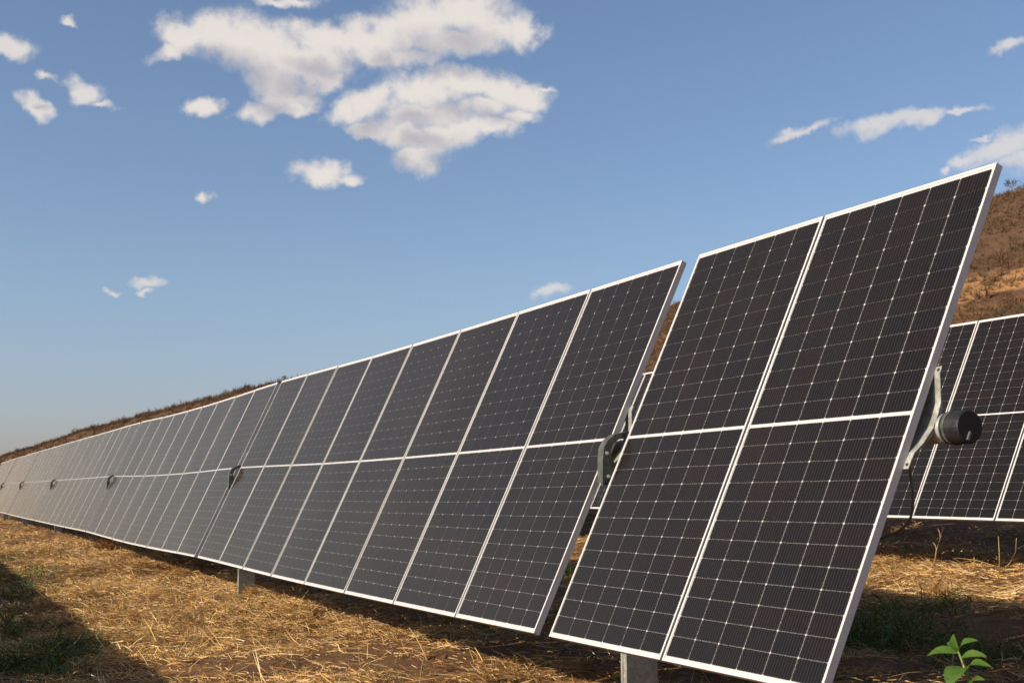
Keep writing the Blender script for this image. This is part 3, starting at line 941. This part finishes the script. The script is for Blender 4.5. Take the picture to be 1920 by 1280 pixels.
straw("dry_straw", ((46000, -9, -1.5, -3.6, 3.2), (40000, -18, -9, -3.6, 2.6), (28000, -34, -18, -3.2, 2.2), (10000, -62, -34, -3.0, 1.5),
                    (22000, -11, -2, 3.2, 7.6), (20000, -22, -8, 4.5, 10.0), (7000, -1.5, 6, -3.5, 6)), 0.14, (.0026, .0062), 2, .12, "golden dry straw lying thick over the ground")
straw("straw_chaff", ((120000, -9, -1.5, -3.6, 3.2), (95000, -18, -9, -3.6, 2.6), (50000, -34, -18, -3.2, 2.2), (14000, -62, -34, -3.0, 1.5),
                      (30000, -11, -2, 3.2, 7.6), (26000, -22, -8, 4.5, 10.0), (10000, -1.5, 6, -3.5, 6)), 0.055, (.0020, .0048), 1, .05, "short broken straw and chaff strewn between the longer stems")
straw("straw_heap", ((170, -9, -2, -2.4, 0.8), (230, -18, -9, -2.6, 0.9), (200, -34, -18, -2.6, 0.9), (90, -14, -4, 4.6, 7.4)), 0.085, (.0024, .0050), 2, .16,
      "matted little heaps of straw on the ground before the panels", clumps=110)

# green grass: tufts in the shade
tufts = []
for (px, py, num, sp, h) in ((15, 1052, 90, .5, .22), (40, 1085, 130, .45, .26), (70, 1105, 80, .4, .22), (20, 1120, 120, .4, .24), (45, 1150, 90, .35, .2), (95, 1135, 40, .4, .15),
                             (10, 1185, 110, .3, .22), (60, 1200, 110, .28, .22), (110, 1225, 170, .22, .24), (60, 1245, 180, .22, .24), (150, 1235, 110, .2, .2), (20, 1262, 130, .2, .2), (100, 1268, 140, .18, .2), (185, 1215, 40, .25, .14), (150, 1165, 30, .3, .12), (215, 1200, 25, .25, .1),
                             (1590, 1205, 130, .22, .26), (1620, 1195, 190, .26, .32), (1660, 1205, 200, .26, .34), (1700, 1185, 130, .26, .30), (1650, 1165, 110, .3, .26), (1600, 1170, 80, .3, .25), (1740, 1150, 60, .28, .28), (1765, 1140, 70, .3, .30), (1700, 1145, 60, .3, .25), (1720, 1215, 90, .2, .22), (1860, 1232, 110, .25, .24), (1830, 1250, 90, .2, .22), (1900, 1225, 60, .25, .2), (1780, 1225, 70, .2, .2),
                             (1860, 1000, 130, .6, .28), (1900, 1002, 110, .6, .28), (1800, 1012, 80, .6, .22), (1080, 1045, 90, .4, .28), (1070, 1085, 80, .3, .28), (1050, 1110, 60, .25, .24)):
    g = on_ground(px, py)
    for k in range(int(num * (.85 if px < 400 else .6))):
        tufts.append((g[0] + random.gauss(0, sp), g[1] + random.gauss(0, sp * .75), h * random.uniform(.28, .85) * (1.0 if px < 400 else .72)))
tf = np.array(tufts); n = len(tf); rep = 3
x = np.repeat(tf[:, 0], rep) + rng.normal(0, .02, n * rep); y = np.repeat(tf[:, 1], rep) + rng.normal(0, .02, n * rep); hh_ = np.repeat(tf[:, 2], rep) * rng.uniform(.6, 1.3, n * rep)
n = len(x); z = ground_z(x, y) - 0.01
tone = np.array([(0.055, 0.105, 0.014)]) * rng.uniform(0.55, 1.6, (n, 1)) * np.stack([rng.uniform(.8, 1.5, n), np.ones(n), rng.uniform(.7, 1.2, n)], -1)
dry = rng.uniform(size=n) < 0.16; tone[dry] = np.array((0.24, 0.16, 0.06))
v, f, c = ribbons(np.stack([x, y, z], -1), rng.uniform(0, 2 * np.pi, n), hh_ * 1.35, rng.uniform(.004, .010, n), rng.uniform(.9, 1.5, n), rng.uniform(-.5, .9, n), tone, 4)
link("green_grass", fast_mesh("green_grass", v, f, c), M_GRASS, label="dark green grass growing in tufts in the shade", cat="grass", kind="stuff")


def tuft_thing(name, px, py, num, sp, h, label, cat, tones, wd=(.003, .006), lean=None):
    g = on_ground(px, py); n = num
    x = rng.normal(0, sp, n); y = rng.normal(0, sp * .5, n)
    z = ground_z(g[0] + x, g[1] + y) - g[2] - .01
    tone = np.array(tones)[rng.choice(len(tones), n)] * rng.uniform(.7, 1.2, (n, 1))
    v, f, c = ribbons(np.stack([x, y, z], -1), rng.uniform(0, 2 * np.pi, n), h * rng.uniform(.5, 1.2, n), rng.uniform(*wd, n), rng.uniform(.9, 1.55, n), rng.uniform(.2, 1.5, n), tone, 3)
    o = link(name, fast_mesh(name, v, f, c), M_STRAW, label=label, cat=cat); o.location = g
    return o


tuft_thing("dry_grass_tuft", 204, 1037, 320, .13, .38, "upright orange brown dry grass tuft beside a far post under the panels", "dry grass", [(.28, .12, .04), (.36, .18, .06), (.20, .085, .03)], (.008, .016))
tuft_thing("dry_grass_tuft", 1755, 1062, 150, .10, .22, "orange dry grass tuft around the foot of a thin standing stalk", "dry grass", [(.36, .18, .055), (.44, .26, .09)], (.003, .006))


def stalk(pts_px, y, rad, label, tone=(0.42, 0.26, 0.10), twigs=()):
    g = on_ground(*pts_px[0])
    P_ = [Vector(g) - Vector((0, 0, .02))]
    for (px, py) in pts_px[1:]:
        P_.append(Vector(at_y(px, py, g[1] + y * (len(P_) - .5))))
    root = Vector(g)
    o = empty("dry_stalk", g, label, "stalk", "thin dry stalks standing out of the straw")
    s_ = Soup(); k = len(P_); s_.tube([p - root for p in P_], [rad * (1 - .45 * i / (k - 1)) for i in range(k)], 6)
    mt, t_, b__ = stalk_mat
    link("stem", s_.mesh("stem", True), mt, o)
    for (i, dx, dz) in twigs:
        s_ = Soup(); a = P_[i] - root; s_.tube([a, a + Vector((dx * .5, .01, dz * .6)), a + Vector((dx, .0, dz))], [rad * .7, rad * .6, rad * .3], 5)
        link("side_shoot", s_.mesh("side_shoot", True), mt, o)
    return o


stalk_mat = new_mat("dry_stalk", (0.42, 0.24, 0.09), 0.6)
t = stalk_mat[1]; t.links.new(cmix(t, noise(t, obj_coord(t), 18.0), (0.22, 0.11, 0.035), (0.44, 0.29, 0.13)), stalk_mat[2].inputs['Base Color'])
stalk([(1752, 1056), (1756, 1030), (1763, 1008), (1768, 990)], 0, .0075, "thin bent dry stalk with side shoots rising from an orange grass tuft", twigs=((1, -.05, .07), (2, -.03, .09)))
stalk([(1874, 1070), (1874, 1040), (1872, 1005)], 0, .006, "straight upright dry stalk in front of the shaded ground below the second panel row")
stalk([(1878, 1068), (1893, 1056), (1904, 1034), (1906, 1008)], 0, .006, "dry stalk kinked outwards below the second panel row")
stalk([(803, 1236), (790, 1212), (778, 1190), (767, 1176)], -.01, .007, "pale dry stalk leaning towards the front panels on open ground", twigs=((1, -.02, .02),))
stalk([(362, 1084), (372, 1072)], 0, .006, "short dry stalk at the edge of the panel shadow")


# leafy weed in the sun by the row's end
def leaf_mesh(p0, p1, width, up, droop=0.15):
    a, b_ = Vector(p0), Vector(p1); d = b_ - a; ln = d.length
    side = d.cross(Vector(up)).normalized(); nrm = side.cross(d).normalized()
    v, f = [], []; k = 7
    for i in range(k):
        q = i / (k - 1)
        w_ = width * (math.sin(math.pi * min(1, q * .92 + .06)) ** .8) * (1 - .25 * q)
        c = a + d * q + nrm * (math.sin(q * math.pi) * ln * droop)
        v += [c - side * w_ / 2 + nrm * w_ * .12, c, c + side * w_ / 2 + nrm * w_ * .12]
    for i in range(k - 1):
        o = i * 3; f += [(o, o + 1, o + 4, o + 3), (o + 1, o + 2, o + 5, o + 4)]
    me_ = pydata("leaf", v, f, True); return me_


YW = 0.04
gw = at_y(1822, 1320, YW); base = Vector((gw[0] + .05, YW + .02, float(ground_z(gw[0] + .05, YW + .02))))
weed = empty("leafy_weed", base, "bright green broad leaved weed in sunlight beside the end panel", "weed")
sp = [base - Vector((0, 0, .03)), Vector(at_y(1832, 1400, YW)), Vector(at_y(1820, 1300, YW)), Vector(at_y(1811, 1258, YW)), Vector(at_y(1796, 1218, YW))]
s = Soup(); s.tube([p - base for p in sp], [.007, .006, .005, .0042, .003], 8)
link("stem", s.mesh("stem", True), M_STEM, weed)
for (x0, y0, x1, y1, wd, dy, up_) in ((1796, 1221, 1788, 1188, .042, -.03, (.3, -1, .1)), (1800, 1216, 1833, 1200, .034, -.02, (-.2, -.8, .6)), (1797, 1223, 1738, 1229, .048, -.05, (.2, -.55, .8)),
                                      (1803, 1232, 1850, 1230, .040, .02, (.1, -.7, .7)), (1813, 1256, 1858, 1249, .042, -.04, (.1, -.6, .8)), (1804, 1250, 1778, 1288, .085, -.10, (.4, -.8, .5)),
                                      (1806, 1236, 1822, 1262, .055, .05, (-.5, -.7, .2)), (1820, 1290, 1846, 1274, .04, -.05, (.1, -.6, .8)), (1822, 1310, 1770, 1300, .05, .02, (.1, -.5, .8)),
                                      (1828, 1350, 1880, 1335, .05, .02, (.1, -.5, .8)), (1795, 1220, 1777, 1204, .016, .04, (.2, -.8, .5))):
    p0 = Vector(at_y(x0, y0, YW)); p1 = Vector(at_y(x1, y1, YW + dy))
    link("leaf", leaf_mesh(p0 - base, p1 - base, wd, up_), M_LEAF, weed)

g = Vector(on_ground(792, 1266))
spr = empty("weed_sprout", g, "tiny green sprout on the bare earth in front of the panels", "sprout")
s = Soup(); s.tube([(0, 0, -.01), (.004, 0, .02), (.0, .004, .04)], [.002, .0017, .0012], 6)
link("stem", s.mesh("stem"), M_STEM, spr)
for k in range(5):
    a = k * 1.3; link("leaf", leaf_mesh((0, 0, .035), (.04 * math.cos(a), .04 * math.sin(a), .05), .02, (0, 0, 1)), M_LEAF, spr)
